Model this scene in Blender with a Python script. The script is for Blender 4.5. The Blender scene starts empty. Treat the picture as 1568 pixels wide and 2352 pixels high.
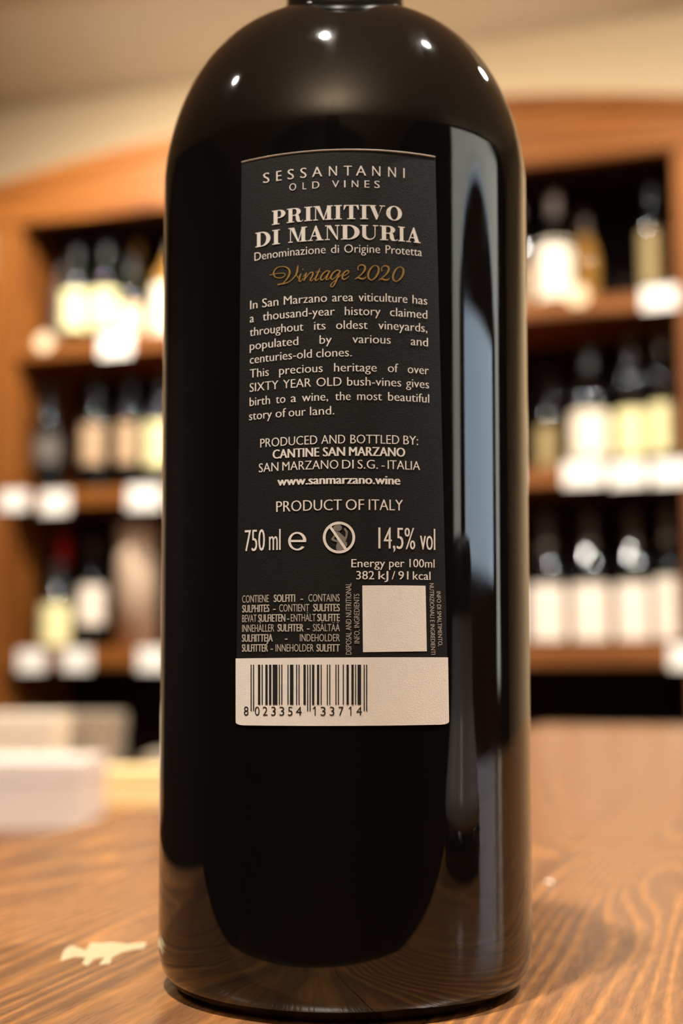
import bpy, bmesh, math, random
from mathutils import Vector, Matrix

# ---------------------------------------------------------------- camera, world, light, exposure
SC = bpy.context.scene
COL = SC.collection
YAW = math.radians(17.22)          # the camera looks a little to the left of the room's long axis
PITCH = math.radians(7.3)
CAM_Z = 1.014
F_PX = 3000.0                      # focal length for the 1568 x 2352 frame

cam_d = bpy.data.cameras.new('camera')
cam_d.sensor_fit = 'VERTICAL'
cam_d.sensor_height = 36.0
cam_d.lens = F_PX / 2352 * 36.0
cam_d.clip_start = 0.01
cam_d.dof.use_dof = True
cam_d.dof.focus_distance = 0.256
cam_d.dof.aperture_fstop = (F_PX / 2352 * 36.0) / 5.6
cam_d.dof.aperture_blades = 7
cam_d.dof.aperture_rotation = 0.3
cam = bpy.data.objects.new('camera', cam_d)
COL.objects.link(cam)
cam.location = (0, 0, CAM_Z)
cam.rotation_euler = (math.pi / 2 + PITCH, 0, YAW)
SC.camera = cam

world = bpy.data.worlds.new('world')
SC.world = world
world.use_nodes = True
bg = world.node_tree.nodes['Background']
bg.inputs[0].default_value = (0.70, 0.86, 1.0, 1)      # daylight outside the glazed door
bg.inputs[1].default_value = 6.0

vs = SC.view_settings
vs.view_transform = 'Standard'
vs.look = 'None'
vs.gamma = 1.0
vs.use_curve_mapping = False
vs.exposure = 0.0
SC.cycles.max_bounces = 8
SC.cycles.sample_clamp_indirect = 20.0
SC.cycles.caustics_reflective = False
SC.cycles.caustics_refractive = False

LAMP_COLOR = (1.0, 0.93, 0.83)
LAMP_Z = 2.66
LAMPS = [  # recessed downlights: x, y, watts
    (-0.20, -0.17, 195),
    (0.72, 0.61, 150),
    (-1.52, -0.12, 14),
]
SPOTS = [  # aimed lamps over the shelves: x, y, aim, watts, cone
    (0.66, 1.93, (-0.05, 2.60, 1.20), 190, 155),
    (-1.27, 2.10, (-1.38, 2.70, 1.40), 190, 155),
]
BOWL_FILL = 20.0  # strength of the added fill light that lifts the ceiling, out of view
COVE = 2.4                          # warm strip light on top of the shelf unit, behind its cornice

# ---------------------------------------------------------------- helpers
def srgb(r, g, b):
    f = lambda c: (c / 255 / 12.92) if c / 255 <= 0.04045 else ((c / 255 + 0.055) / 1.055) ** 2.4
    return (f(r), f(g), f(b), 1.0)

def link_obj(name, bm, m, parent=None, smooth=False, loc=None):
    me = bpy.data.meshes.new(name)
    bm.normal_update()
    bm.to_mesh(me)
    bm.free()
    if smooth:
        for p in me.polygons:
            p.use_smooth = True
    if isinstance(m, (list, tuple)):
        for x in m:
            me.materials.append(x)
    else:
        me.materials.append(m)
    o = bpy.data.objects.new(name, me)
    COL.objects.link(o)
    if loc is not None:
        o.location = loc
    if parent is not None:
        o.parent = parent
    return o

def tag(o, label=None, cat=None, group=None, kind=None):
    if label: o['label'] = label
    if cat: o['category'] = cat
    if group: o['group'] = group
    if kind: o['kind'] = kind
    return o

def empty(name, loc, label, cat, group=None, rz=0.0):
    o = bpy.data.objects.new(name, None)
    COL.objects.link(o)
    o.empty_display_size = 0.02
    o.location = loc
    o.rotation_euler = (0, 0, rz)
    return tag(o, label, cat, group)

def add_box(bm, x0, y0, z0, x1, y1, z1, bevel=0.0):
    r = bmesh.ops.create_cube(bm, size=1.0)
    vsx = r['verts']
    bmesh.ops.scale(bm, vec=(x1 - x0, y1 - y0, z1 - z0), verts=vsx)
    bmesh.ops.translate(bm, vec=((x0 + x1) / 2, (y0 + y1) / 2, (z0 + z1) / 2), verts=vsx)
    if bevel:
        es = list({e for v in vsx for e in v.link_edges})
        bmesh.ops.bevel(bm, geom=es, offset=bevel, segments=2, affect='EDGES')

def box_obj(name, x0, y0, z0, x1, y1, z1, m, parent=None, bevel=0.0):
    bm = bmesh.new()
    add_box(bm, x0, y0, z0, x1, y1, z1, bevel)
    return link_obj(name, bm, m, parent)

def add_lathe(bm, prof, n=32):
    rings = []
    for r, z in prof:
        if r < 1e-6:
            rings.append([bm.verts.new((0, 0, z))])
        else:
            rings.append([bm.verts.new((r * math.cos(2 * math.pi * k / n), r * math.sin(2 * math.pi * k / n), z)) for k in range(n)])
    for a, b in zip(rings[:-1], rings[1:]):
        for k in range(n):
            k2 = (k + 1) % n
            if len(a) == 1 and len(b) == 1: continue
            if len(a) == 1: bm.faces.new((a[0], b[k2], b[k]))
            elif len(b) == 1: bm.faces.new((a[k], a[k2], b[0]))
            else: bm.faces.new((a[k], a[k2], b[k2], b[k]))

def lathe_obj(name, prof, m, parent=None, n=32, loc=None):
    bm = bmesh.new()
    add_lathe(bm, prof, n)
    return link_obj(name, bm, m, parent, smooth=True, loc=loc)

# ---------------------------------------------------------------- materials
def base_mat(name):
    m = bpy.data.materials.new(name)
    m.use_nodes = True
    return m, m.node_tree, m.node_tree.nodes['Principled BSDF']

def plain(name, col, rough=0.5, metallic=0.0, ior=1.5, noise=0.06, nscale=40.0, bump=0.0, bscale=200.0):
    m, nt, b = base_mat(name)
    b.inputs['Roughness'].default_value = rough
    b.inputs['Metallic'].default_value = metallic
    b.inputs['IOR'].default_value = ior
    tc = nt.nodes.new('ShaderNodeTexCoord')
    nz = nt.nodes.new('ShaderNodeTexNoise')
    nz.inputs['Scale'].default_value = nscale
    nt.links.new(tc.outputs['Object'], nz.inputs['Vector'])
    mx = nt.nodes.new('ShaderNodeMix'); mx.data_type = 'RGBA'
    mx.inputs[6].default_value = tuple(c * (1 - noise) for c in col[:3]) + (1,)
    mx.inputs[7].default_value = tuple(min(1, c * (1 + noise)) for c in col[:3]) + (1,)
    nt.links.new(nz.outputs['Fac'], mx.inputs[0])
    nt.links.new(mx.outputs[2], b.inputs['Base Color'])
    if bump:
        n2 = nt.nodes.new('ShaderNodeTexNoise'); n2.inputs['Scale'].default_value = bscale
        n2.inputs['Detail'].default_value = 3
        nt.links.new(tc.outputs['Object'], n2.inputs['Vector'])
        bp = nt.nodes.new('ShaderNodeBump'); bp.inputs['Strength'].default_value = bump
        bp.inputs['Distance'].default_value = 0.0005
        nt.links.new(n2.outputs['Fac'], bp.inputs['Height'])
        nt.links.new(bp.outputs['Normal'], b.inputs['Normal'])
    return m

def wood(name, dark, mid, light, rough=0.35, along='Y', bands=60.0, waves=4.0, wscale=5.0, fine=1.0, bump=0.15, spec=0.5, contrast=1.0):
    """streaky grain: early and late wood bands bent by slow noise, running along one object axis"""
    m, nt, b = base_mat(name)
    N = nt.nodes.new; L = nt.links.new
    tc = N('ShaderNodeTexCoord')
    mp = N('ShaderNodeMapping')
    mp.inputs['Scale'].default_value = {'X': (.12, 1, 1), 'Y': (1, .12, 1), 'Z': (1, 1, .12)}[along]
    L(tc.outputs['Object'], mp.inputs['Vector'])
    info = N('ShaderNodeObjectInfo')
    comb = N('ShaderNodeCombineXYZ')
    for k in range(3): L(info.outputs['Random'], comb.inputs[k])
    mulv = N('ShaderNodeVectorMath'); mulv.operation = 'MULTIPLY'
    L(comb.outputs[0], mulv.inputs[0]); mulv.inputs[1].default_value = (7.0, 3.0, 5.0)
    addv = N('ShaderNodeVectorMath'); addv.operation = 'ADD'
    L(mp.outputs[0], addv.inputs[0]); L(mulv.outputs[0], addv.inputs[1])
    nz = N('ShaderNodeTexNoise'); nz.inputs['Scale'].default_value = wscale
    nz.inputs['Detail'].default_value = 2.0; nz.inputs['Distortion'].default_value = 0.3
    L(addv.outputs[0], nz.inputs['Vector'])
    sep = N('ShaderNodeSeparateXYZ'); L(addv.outputs[0], sep.inputs[0])
    m0 = N('ShaderNodeMath'); m0.operation = 'MULTIPLY'; m0.inputs[1].default_value = bands
    L(sep.outputs[{'X': 'Z', 'Y': 'X', 'Z': 'X'}[along]], m0.inputs[0])
    m1 = N('ShaderNodeMath'); m1.operation = 'MULTIPLY_ADD'; m1.inputs[1].default_value = waves * 2
    L(nz.outputs['Fac'], m1.inputs[0]); L(m0.outputs[0], m1.inputs[2])
    m2 = N('ShaderNodeMath'); m2.operation = 'FRACT'
    L(m1.outputs[0], m2.inputs[0])
    r1 = N('ShaderNodeValToRGB')
    e = r1.color_ramp.elements
    e[0].position = 0.0; e[0].color = mid
    e[1].position = 1.0; e[1].color = mid
    for p_, c_ in ((0.22, light), (0.45, mid), (0.78, dark), (0.93, dark)):
        x = e.new(p_); x.color = c_
    L(m2.outputs[0], r1.inputs['Fac'])
    # slow change from band to band
    n3 = N('ShaderNodeTexNoise'); n3.inputs['Scale'].default_value = 22.0; n3.inputs['Detail'].default_value = 3
    L(addv.outputs[0], n3.inputs['Vector'])
    mm = N('ShaderNodeMix'); mm.data_type = 'RGBA'; mm.inputs[7].default_value = mid
    sub = N('ShaderNodeMath'); sub.operation = 'MULTIPLY'; sub.inputs[1].default_value = .75; L(n3.outputs['Fac'], sub.inputs[0])
    L(r1.outputs['Color'], mm.inputs[6]); L(sub.outputs[0], mm.inputs[0])
    n2 = N('ShaderNodeTexNoise'); n2.inputs['Scale'].default_value = 420.0 * fine
    n2.inputs['Detail'].default_value = 4.0
    L(addv.outputs[0], n2.inputs['Vector'])
    r2 = N('ShaderNodeValToRGB')
    r2.color_ramp.elements[0].position = 0.35; r2.color_ramp.elements[0].color = (1 - .25 * contrast,) * 3 + (1,)
    r2.color_ramp.elements[1].position = 0.65; r2.color_ramp.elements[1].color = (1.08, 1.08, 1.08, 1)
    L(n2.outputs['Fac'], r2.inputs['Fac'])
    mx = N('ShaderNodeMix'); mx.data_type = 'RGBA'; mx.blend_type = 'MULTIPLY'
    mx.inputs[0].default_value = 1.0
    L(mm.outputs[2], mx.inputs[6]); L(r2.outputs['Color'], mx.inputs[7])
    L(mx.outputs[2], b.inputs['Base Color'])
    b.inputs['Roughness'].default_value = rough
    b.inputs['Specular IOR Level'].default_value = spec
    bp = N('ShaderNodeBump'); bp.inputs['Strength'].default_value = bump
    bp.inputs['Distance'].default_value = 0.0006
    L(n2.outputs['Fac'], bp.inputs['Height'])
    L(bp.outputs['Normal'], b.inputs['Normal'])
    return m

def glow(name, col, strength):
    m = bpy.data.materials.new(name); m.use_nodes = True
    nt = m.node_tree; nt.nodes.clear()
    e = nt.nodes.new('ShaderNodeEmission'); e.inputs[0].default_value = col; e.inputs[1].default_value = strength
    o = nt.nodes.new('ShaderNodeOutputMaterial'); nt.links.new(e.outputs[0], o.inputs[0])
    return m

M = {}
M['wall'] = plain('tan_plaster', srgb(196, 172, 136), 0.9, noise=0.03, nscale=2.0, bump=0.1, bscale=60)
M['wall_pale'] = plain('pale_plaster', srgb(232, 230, 226), 0.9, noise=0.03, nscale=3.0)
M['ceiling'] = plain('ceiling_paint', srgb(186, 168, 142), 0.95, noise=0.02, nscale=2.0)
M['floor'] = plain('floor_tile', srgb(130, 108, 88), 0.45, noise=0.15, nscale=6.0)
M['dark_wood'] = wood('dark_stained_wood', srgb(24, 12, 8), srgb(34, 17, 10), srgb(44, 22, 13), 0.45, 'Z', 20)
M['door_wood'] = wood('door_wood', srgb(70, 38, 22), srgb(92, 52, 30), srgb(112, 66, 38), 0.45, 'Z', 20)
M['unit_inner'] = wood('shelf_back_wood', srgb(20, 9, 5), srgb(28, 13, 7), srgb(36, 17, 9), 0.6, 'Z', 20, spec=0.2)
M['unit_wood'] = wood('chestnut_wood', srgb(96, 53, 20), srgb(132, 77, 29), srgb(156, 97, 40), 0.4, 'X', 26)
M['unit_post'] = wood('chestnut_wood_upright', srgb(96, 53, 20), srgb(132, 77, 29), srgb(156, 97, 40), 0.4, 'Z', 26)
M['table'] = wood('table_pine', srgb(116, 79, 52), srgb(138, 95, 61), srgb(184, 124, 66), 0.27, 'Y', 85, waves=16, wscale=9, fine=1.6, bump=0.25, spec=0.5)
M['table_leg'] = wood('table_leg_pine', srgb(90, 54, 32), srgb(120, 74, 44), srgb(150, 95, 52), 0.4, 'Z', 60)
M['chip'] = plain('bare_chipped_wood', srgb(190, 172, 134), 0.8, noise=0.12, nscale=300)
M['paper_black'] = plain('black_label_paper', srgb(19, 17, 16), 0.62, noise=0.08, nscale=500, bump=0.25, bscale=5000)
M['paper_black'].node_tree.nodes['Principled BSDF'].inputs['Specular IOR Level'].default_value = 0.22
M['paper_white'] = plain('white_label_paper', srgb(242, 235, 226), 0.65, noise=0.02, nscale=300, bump=0.08, bscale=4000)
M['ink_cream'] = plain('cream_ink', srgb(240, 232, 224), 0.6, noise=0.02)
M['ink_dim'] = plain('cream_ink_small_print', srgb(196, 186, 172), 0.6, noise=0.02)
M['ink_gold'] = plain('gold_ink', srgb(166, 128, 62), 0.45, metallic=0.25, noise=0.1, nscale=900)
M['ink_grey'] = plain('grey_ink', srgb(128, 120, 110), 0.6, noise=0.02)
M['ink_black'] = plain('black_ink', srgb(20, 16, 15), 0.6, noise=0.02)
M['card'] = plain('white_card', srgb(250, 244, 234), 0.7, noise=0.02)

def wine_glass_mat():
    m, nt, b = base_mat('dark_bottle_glass')
    b.inputs['Base Color'].default_value = (0.004, 0.0035, 0.0032, 1)
    b.inputs['IOR'].default_value = 1.52
    N = nt.nodes.new; L = nt.links.new
    tc = N('ShaderNodeTexCoord')
    mp = N('ShaderNodeMapping'); mp.inputs['Scale'].default_value = (1, 1, 0.25)
    L(tc.outputs['Object'], mp.inputs['Vector'])
    nz = N('ShaderNodeTexNoise'); nz.inputs['Scale'].default_value = 14.0; nz.inputs['Detail'].default_value = 1.0
    L(mp.outputs[0], nz.inputs['Vector'])
    bp = N('ShaderNodeBump'); bp.inputs['Strength'].default_value = 0.25; bp.inputs['Distance'].default_value = 0.0012
    L(nz.outputs['Fac'], bp.inputs['Height'])
    L(bp.outputs['Normal'], b.inputs['Normal'])
    # handling marks: a faint, streaky rise in roughness
    n2 = N('ShaderNodeTexNoise'); n2.inputs['Scale'].default_value = 160.0; n2.inputs['Detail'].default_value = 5.0
    L(mp.outputs[0], n2.inputs['Vector'])
    r = N('ShaderNodeMapRange'); r.inputs[1].default_value = 0.3; r.inputs[2].default_value = 0.75
    r.inputs[3].default_value = 0.012; r.inputs[4].default_value = 0.09
    L(n2.outputs['Fac'], r.inputs[0]); L(r.outputs[0], b.inputs['Roughness'])
    return m
M['bottle'] = wine_glass_mat()
def shelf_glass(name, col):
    return plain(name, col, 0.035, noise=0.1, ior=1.5)
M['glass_black'] = shelf_glass('nearly_black_glass', srgb(9, 8, 7))
M['glass_green'] = shelf_glass('dark_green_glass', srgb(16, 22, 11))
M['glass_amber'] = shelf_glass('amber_glass', srgb(150, 108, 52))
M['foil_brown'] = plain('brown_capsule_foil', srgb(58, 40, 28), 0.5)
M['foil_dark'] = plain('black_capsule_foil', srgb(18, 14, 12), 0.5)
M['foil_red'] = plain('red_capsule_foil', srgb(200, 16, 12), 0.45)
M['foil_gold'] = plain('gold_foil', srgb(222, 184, 92), 0.45, metallic=0.2)
M['taupe'] = plain('taupe_card', srgb(196, 168, 142), .7, noise=.04)
M['lab_cream'] = plain('cream_label', srgb(246, 232, 206), 0.7)
M['lab_white'] = plain('white_label', srgb(240, 226, 208), 0.7)
M['lab_yellow'] = plain('pale_yellow_label', srgb(236, 226, 168), 0.7)
M['lab_tan'] = plain('tan_label', srgb(176, 146, 112), 0.7)
M['lab_grey'] = plain('grey_label', srgb(90, 82, 74), 0.7)
M['lab_olive'] = plain('olive_label', srgb(160, 140, 92), 0.7)
M['lab_pink'] = plain('peach_label', srgb(234, 206, 168), 0.7)

# ---------------------------------------------------------------- room
RX0, RX1, RY0, RY1, CZ = -3.6, 3.0, -3.2, 3.27, 2.71
def struct(name, *a, m):
    return tag(box_obj(name, *a, m), kind='structure')
tag(struct('floor', RX0 - .1, RY0 - .1, -0.1, RX1 + .1, RY1 + .1, 0.0, m=M['floor']), 'brown tiled shop floor')
tag(struct('ceiling', RX0 - .1, RY0 - .1, CZ, RX1 + .1, RY1 + .1, CZ + 0.1, m=M['ceiling']), 'beige painted ceiling')
tag(struct('wall_back', RX0 - .1, RY1, 0, RX1 + .1, RY1 + .1, CZ, m=M['wall']), 'tan plaster wall behind the wine shelves')
tag(struct('wall_front', RX0 - .1, RY0 - .1, 0, RX1 + .1, RY0, CZ, m=M['dark_wood']), 'dark panelled wall behind the camera')
tag(struct('wall_left', RX0 - .1, RY0, 0, RX0, RY1, CZ, m=M['dark_wood']), 'dark panelled wall on the left')
# right wall: dark panelling with a pale arched portal round a glazed door
DY0, DY1, DZ = 0.36, 2.08, 1.96
def arch_z(y, rise):
    t = (y - (DY0 + DY1) / 2) / ((DY1 - DY0) / 2)
    return DZ + rise * math.sqrt(max(0, 1 - t * t))
def wall_right():
    bm = bmesh.new()
    add_box(bm, RX1, RY0, 0, RX1 + .1, DY0 - .36, CZ)
    add_box(bm, RX1, DY1 + .36, 0, RX1 + .1, RY1, CZ)
    add_box(bm, RX1, DY0 - .36, 2.62, RX1 + .1, DY1 + .36, CZ)
    return link_obj('wall_right', bm, M['dark_wood'])
tag(wall_right(), 'dark panelled wall with an arched doorway', kind='structure')
def frosted(name, col):
    m = bpy.data.materials.new(name); m.use_nodes = True
    nt = m.node_tree; nt.nodes.clear()
    t = nt.nodes.new('ShaderNodeBsdfTranslucent'); t.inputs[0].default_value = col
    d = nt.nodes.new('ShaderNodeBsdfDiffuse'); d.inputs[0].default_value = (.7, .7, .7, 1)
    x = nt.nodes.new('ShaderNodeMixShader'); x.inputs[0].default_value = .15
    o = nt.nodes.new('ShaderNodeOutputMaterial')
    nt.links.new(t.outputs[0], x.inputs[1]); nt.links.new(d.outputs[0], x.inputs[2]); nt.links.new(x.outputs[0], o.inputs[0])
    return m
def side_lights():
    bm = bmesh.new()
    add_box(bm, RX1 + .03, DY0 - .36, .95, RX1 + .036, DY0 - .06, 2.62)
    add_box(bm, RX1 + .03, DY1 + .06, .95, RX1 + .036, DY1 + .36, 2.62)
    n = 28; a, b = DY0 - .06, DY1 + .06
    for k in range(n):
        y0 = a + (b - a) * k / n; y1 = a + (b - a) * (k + 1) / n
        add_box(bm, RX1 + .03, y0, arch_z((y0 + y1) / 2, .36) + .05, RX1 + .036, y1, 2.62)
    w = link_obj('window_1', bm, frosted('frosted_glass', (1.0, .90, .78, 1)))
    tag(w, 'frosted glass round the arched door', kind='structure')
    bm = bmesh.new()
    add_box(bm, RX1 + .01, DY0 - .36, 0, RX1 + .08, DY0 - .06, .95)
    add_box(bm, RX1 + .01, DY1 + .06, 0, RX1 + .08, DY1 + .36, .95)
    add_box(bm, RX1 + .01, DY0 - .06, 0, RX1 + .08, DY0, arch_z(DY0, .36) + .05)
    add_box(bm, RX1 + .01, DY1, 0, RX1 + .08, DY1 + .06, arch_z(DY1, .36) + .05)
    link_obj('window_frame', bm, M['door_wood'], w)
side_lights()
def arched_door():
    bm = bmesh.new()
    add_box(bm, RX1 + .03, DY0, 0, RX1 + .08, DY0 + .12, DZ)
    add_box(bm, RX1 + .03, DY1 - .12, 0, RX1 + .08, DY1, DZ)
    add_box(bm, RX1 + .03, DY0 + .12, 0, RX1 + .08, DY1 - .12, 1.26)
    n = 28
    for k in range(n):
        y0 = DY0 + (DY1 - DY0) * k / n; y1 = DY0 + (DY1 - DY0) * (k + 1) / n
        add_box(bm, RX1 + .03, y0, DZ, RX1 + .08, y1, arch_z((y0 + y1) / 2, .36) + .03)
    d = link_obj('door_1', bm, M['door_wood'])
    tag(d, 'dark arched wooden door with a tall glass pane', kind='structure')
    bm = bmesh.new()
    add_box(bm, RX1 + .045, DY0 + .12, 1.26, RX1 + .051, DY1 - .12, DZ)
    g, nt, b = base_mat('door_glass')
    b.inputs['Transmission Weight'].default_value = 1.0
    b.inputs['Roughness'].default_value = 0.0
    b.inputs['IOR'].default_value = 1.01
    link_obj('pane', bm, g, d)
arched_door()
tag(struct('baseboard_back', RX0, RY1 - .02, 0, RX1, RY1, .1, m=M['unit_wood']), 'low wooden skirting under the tan wall')

# ---------------------------------------------------------------- ceiling lamps
lamp_spots = ['nearest the tasting table', 'right of the tasting table', 'left of the camera']
for (x, y, w), where in zip(LAMPS, lamp_spots):
    t = empty('ceiling_downlight', (x, y, CZ), 'small round ceiling downlight ' + where, 'lamp', 'round ceiling downlights')
    lathe_obj('housing', [(0.0, -0.002), (0.030, -0.002), (0.030, -0.030), (0.050, -0.030), (0.054, -0.026), (0.054, 0.0), (0, 0)], M['card'], t, 32)
    lathe_obj('lens', [(0.0, -0.029), (0.029, -0.029)], glow('lamp_glow', LAMP_COLOR + (1,), 900), t, 24)
    ld = bpy.data.lights.new('spot_light', 'SPOT')
    ld.energy = w; ld.color = LAMP_COLOR; ld.spot_size = math.radians(150); ld.spot_blend = 0.8
    ld.shadow_soft_size = 0.030
    lo = bpy.data.objects.new('spot_light', ld); COL.objects.link(lo)
    lo.parent = t; lo.location = (0, 0, LAMP_Z - CZ)

for (x, y, aim, w, cone), where in zip(SPOTS, ['at the right end of the shelves', 'at the left of the arched top']):
    t = empty('shelf_spotlight', (x, y, CZ), 'small ceiling spotlight aimed at the wine shelves ' + where, 'lamp', 'spotlights over the shelves')
    lathe_obj('canopy', [(0.0, -0.012), (0.035, -0.012), (0.04, -0.006), (0.04, 0.0), (0, 0)], M['card'], t, 24)
    lathe_obj('arm', [(0.005, -.049), (0.005, -0.011)], M['card'], t, 10)
    d = Vector(aim) - Vector((x, y, LAMP_Z))
    q = d.to_track_quat('-Z', 'Y').to_euler()
    h = lathe_obj('lamp_head', [(0.0, .075), (.018, .075), (.030, .05), (.034, .0), (.031, .0), (.027, .02), (0, .02)], M['card'], t, 24, loc=(0, 0, LAMP_Z - CZ))
    h.rotation_euler = q
    g = lathe_obj('lens', [(0, 0), (.026, 0)], glow('spot_glow', LAMP_COLOR + (1,), 900), t, 20, loc=(0, 0, LAMP_Z - CZ))
    g.rotation_euler = q; g.location += d.normalized() * -.012
    ld = bpy.data.lights.new('spot_light', 'SPOT')
    ld.energy = w; ld.color = LAMP_COLOR; ld.spot_size = math.radians(cone); ld.spot_blend = 0.9
    ld.shadow_soft_size = 0.030
    lo = bpy.data.objects.new('spot_light', ld); COL.objects.link(lo)
    lo.parent = t; lo.rotation_euler = q; lo.location = Vector((0, 0, LAMP_Z - CZ)) + d.normalized() * .04

# an unseen fill light in a hung bowl, added to brighten the ceiling
for x, y, wh in ((.25, -1.75, 'behind the camera'),):
    t = empty('ceiling_fill_bowl', (x, y, CZ), 'added fill light in a dark bowl hung from the ceiling ' + wh, 'lamp')
    lathe_obj('bowl', [(0, -.80), (.06, -.798), (.12, -.775), (.16, -.73), (.165, -.70), (.158, -.70), (.153, -.728), (.115, -.768), (.058, -.79), (0, -.792)], M['foil_dark'], t, 40)
    lathe_obj('fill_disc', [(0, -.745), (.05, -.745), (.05, -.735), (0, -.735)], glow('fill_glow', (1.0, .90, .80, 1), BOWL_FILL * 100), t, 24)
    for k in range(3):
        a_ = k * 2.094
        bm = bmesh.new()
        vsn = [Vector((.16 * math.cos(a_), .16 * math.sin(a_), -.702)), Vector((.01 * math.cos(a_), .01 * math.sin(a_), -.001))]
        w_ = Vector((-math.sin(a_), math.cos(a_), 0)) * .0012
        q = [bm.verts.new(p + d_) for p in vsn for d_ in (w_, -w_)]
        q2 = [bm.verts.new(v.co + Vector((.0024 * math.cos(a_), .0024 * math.sin(a_), .0024))) for v in q]
        for f in ((0, 1, 3, 2), (4, 6, 7, 5), (0, 2, 6, 4), (1, 5, 7, 3), (0, 4, 5, 1), (2, 3, 7, 6)):
            al = q + q2; bm.faces.new([al[i] for i in f])
        link_obj('cable', bm, M['foil_dark'], t)

# ---------------------------------------------------------------- tasting table
TZ = 0.9485
def build_table():
    t = empty('tasting_table', (0.0, 0.0, 0.0), 'long brown pine tasting table under the large dark bottle', 'table')
    # boards run away from the camera; (x0, x1, y0, y1)
    boards = [(-0.292, -0.0702, 0.205, 1.95), (-0.0700, 0.150, 0.205, 0.553), (-0.0700, 0.150, 0.5545, 1.95),
              (0.1502, 0.371, 0.205, 1.10), (0.1502, 0.371, 1.1012, 1.95), (0.3712, 0.592, 0.205, 1.95)]
    for b in boards:
        o = box_obj('plank', b[0], b[2], TZ - 0.035, b[1], b[3], TZ, M['table'], t, bevel=0.0002)
    for x0, y0, x1, y1 in ((-.25, .235, .55, .26), (-.25, 1.875, .55, 1.90), (-.25, .26, -.225, 1.875), (.525, .26, .55, 1.875)):
        box_obj('apron', x0, y0, TZ - .125, x1, y1, TZ - .0352, M['table_leg'], t, 0.002)
    for x in (-.22, .45):
        for y in (.265, 1.80):
            box_obj('leg', x, y, 0.0, x + .07, y + .07, TZ - .0355, M['table_leg'], t, 0.003)
    # the chipped place left of the bottle and specks of it
    px = [(-0.1563, 0.2825), (-0.160, 0.290), (-0.1625, 0.296), (-0.163, 0.300), (-0.1592, 0.2975), (-0.1568, 0.2955), (-0.1598, 0.304), (-0.157, 0.3045), (-0.1548, 0.306), (-0.1508, 0.3055),
          (-0.1468, 0.3085), (-0.1442, 0.302), (-0.146, 0.300), (-0.1472, 0.296), (-0.1468, 0.290), (-0.1442, 0.284), (-0.146, 0.282), (-0.1487, 0.290), (-0.150, 0.2872), (-0.148, 0.280), (-0.1503, 0.282),
          (-0.1530, 0.2885), (-0.1555, 0.2882)]
    bm = bmesh.new()
    lo = [bm.verts.new((a, b, TZ - 0.0001)) for a, b in px]
    hi = [bm.verts.new((a, b, TZ + 0.00012)) for a, b in px]
    bm.faces.new(hi)
    for k in range(len(px)):
        j = (k + 1) % len(px)
        bm.faces.new((lo[k], lo[j], hi[j], hi[k]))
    bmesh.ops.recalc_face_normals(bm, faces=bm.faces)
    o = link_obj('chipped_patch', bm, M['chip'], t)
    o['label'] = 'pale jagged patch of bare wood'
    return t
table = build_table()
def crumb(x, y, r, label):
    bm = bmesh.new()
    bmesh.ops.create_icosphere(bm, subdivisions=2, radius=r)
    random.seed(int(abs(x) * 1e4))
    for v in bm.verts:
        v.co *= random.uniform(.75, 1.2); v.co.z *= .6
    mz = min(v.co.z for v in bm.verts)
    o = link_obj('crumb', bm, M['card'], None, True, (x, y, TZ - mz))
    tag(o, label, 'crumb', 'crumbs on the table')
crumb(-0.0640, .4330, .0012, 'tiny white crumb on the table just right of the bottle')
crumb(0.0060, .4180, .0010, 'tiny white crumb on the table near the right edge of the picture')

# ---------------------------------------------------------------- the large bottle
BX, BY = -0.0871, 0.2839
XC, YC = 0.0008, 0.2970            # its axis in the camera's own heading (metres right of / ahead of the camera)
ZB = TZ - CAM_Z                    # table top relative to the camera
RB, SL, H1, H2, SN, SM, RN = .04075, .0088, .1143, .15157, 2.28, 1.67, .01527
def body_profile():
    zb = ZB
    pts = [(0, .012), (.012, .0105), (.022, .006), (.030, .0012), (.0335, .0), (.0360, .0003), (.0385, .0020), (.0400, .0045), (.0406, .0075)]
    for k in range(0, 41):
        z = .010 + (H1 - zb - .010) * k / 40
        pts.append((RB + SL * z, z))
    R1 = RB + SL * (H1 - zb)
    for k in range(1, 49):
        a = k / 48 * math.pi / 2 * .985
        pts.append((RN + (R1 - RN) * math.cos(a) ** (2 / SN), H1 + (H2 - H1) * math.sin(a) ** (2 / SM) - zb))
    r, z = pts[-1]
    pts += [(.0149, .2165), (.0143, .2200), (.0140, .2260), (.0138, .2400), (.0137, .2700), (.0137, .2950), (.0155, .2955), (.0157, .3020), (.0140, .3050), (.0100, .3055), (0, .3055)]
    return pts
PROF = body_profile()
def rad(z):                        # z above the table
    for (r0, z0), (r1, z1) in zip(PROF[5:], PROF[6:]):
        if z0 <= z <= z1: return r0 + (r1 - r0) * (z - z0) / max(1e-9, z1 - z0)
    return RB
bottle = empty('wine_bottle', (BX, BY, TZ), 'large dark glass wine bottle with a tall black back label, in focus on the table', 'bottle', rz=YAW)
bottle.location = (BX, BY, TZ)
lathe_obj('glass_body', PROF, M['bottle'], bottle, 256)
lathe_obj('capsule', [(.0141, .2350), (.0145, .2352), (.0147, .2600), (.0146, .2945), (.0164, .2955), (.0167, .3025), (.0150, .3062), (0, .3068)], M['foil_dark'], bottle, 64)

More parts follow.
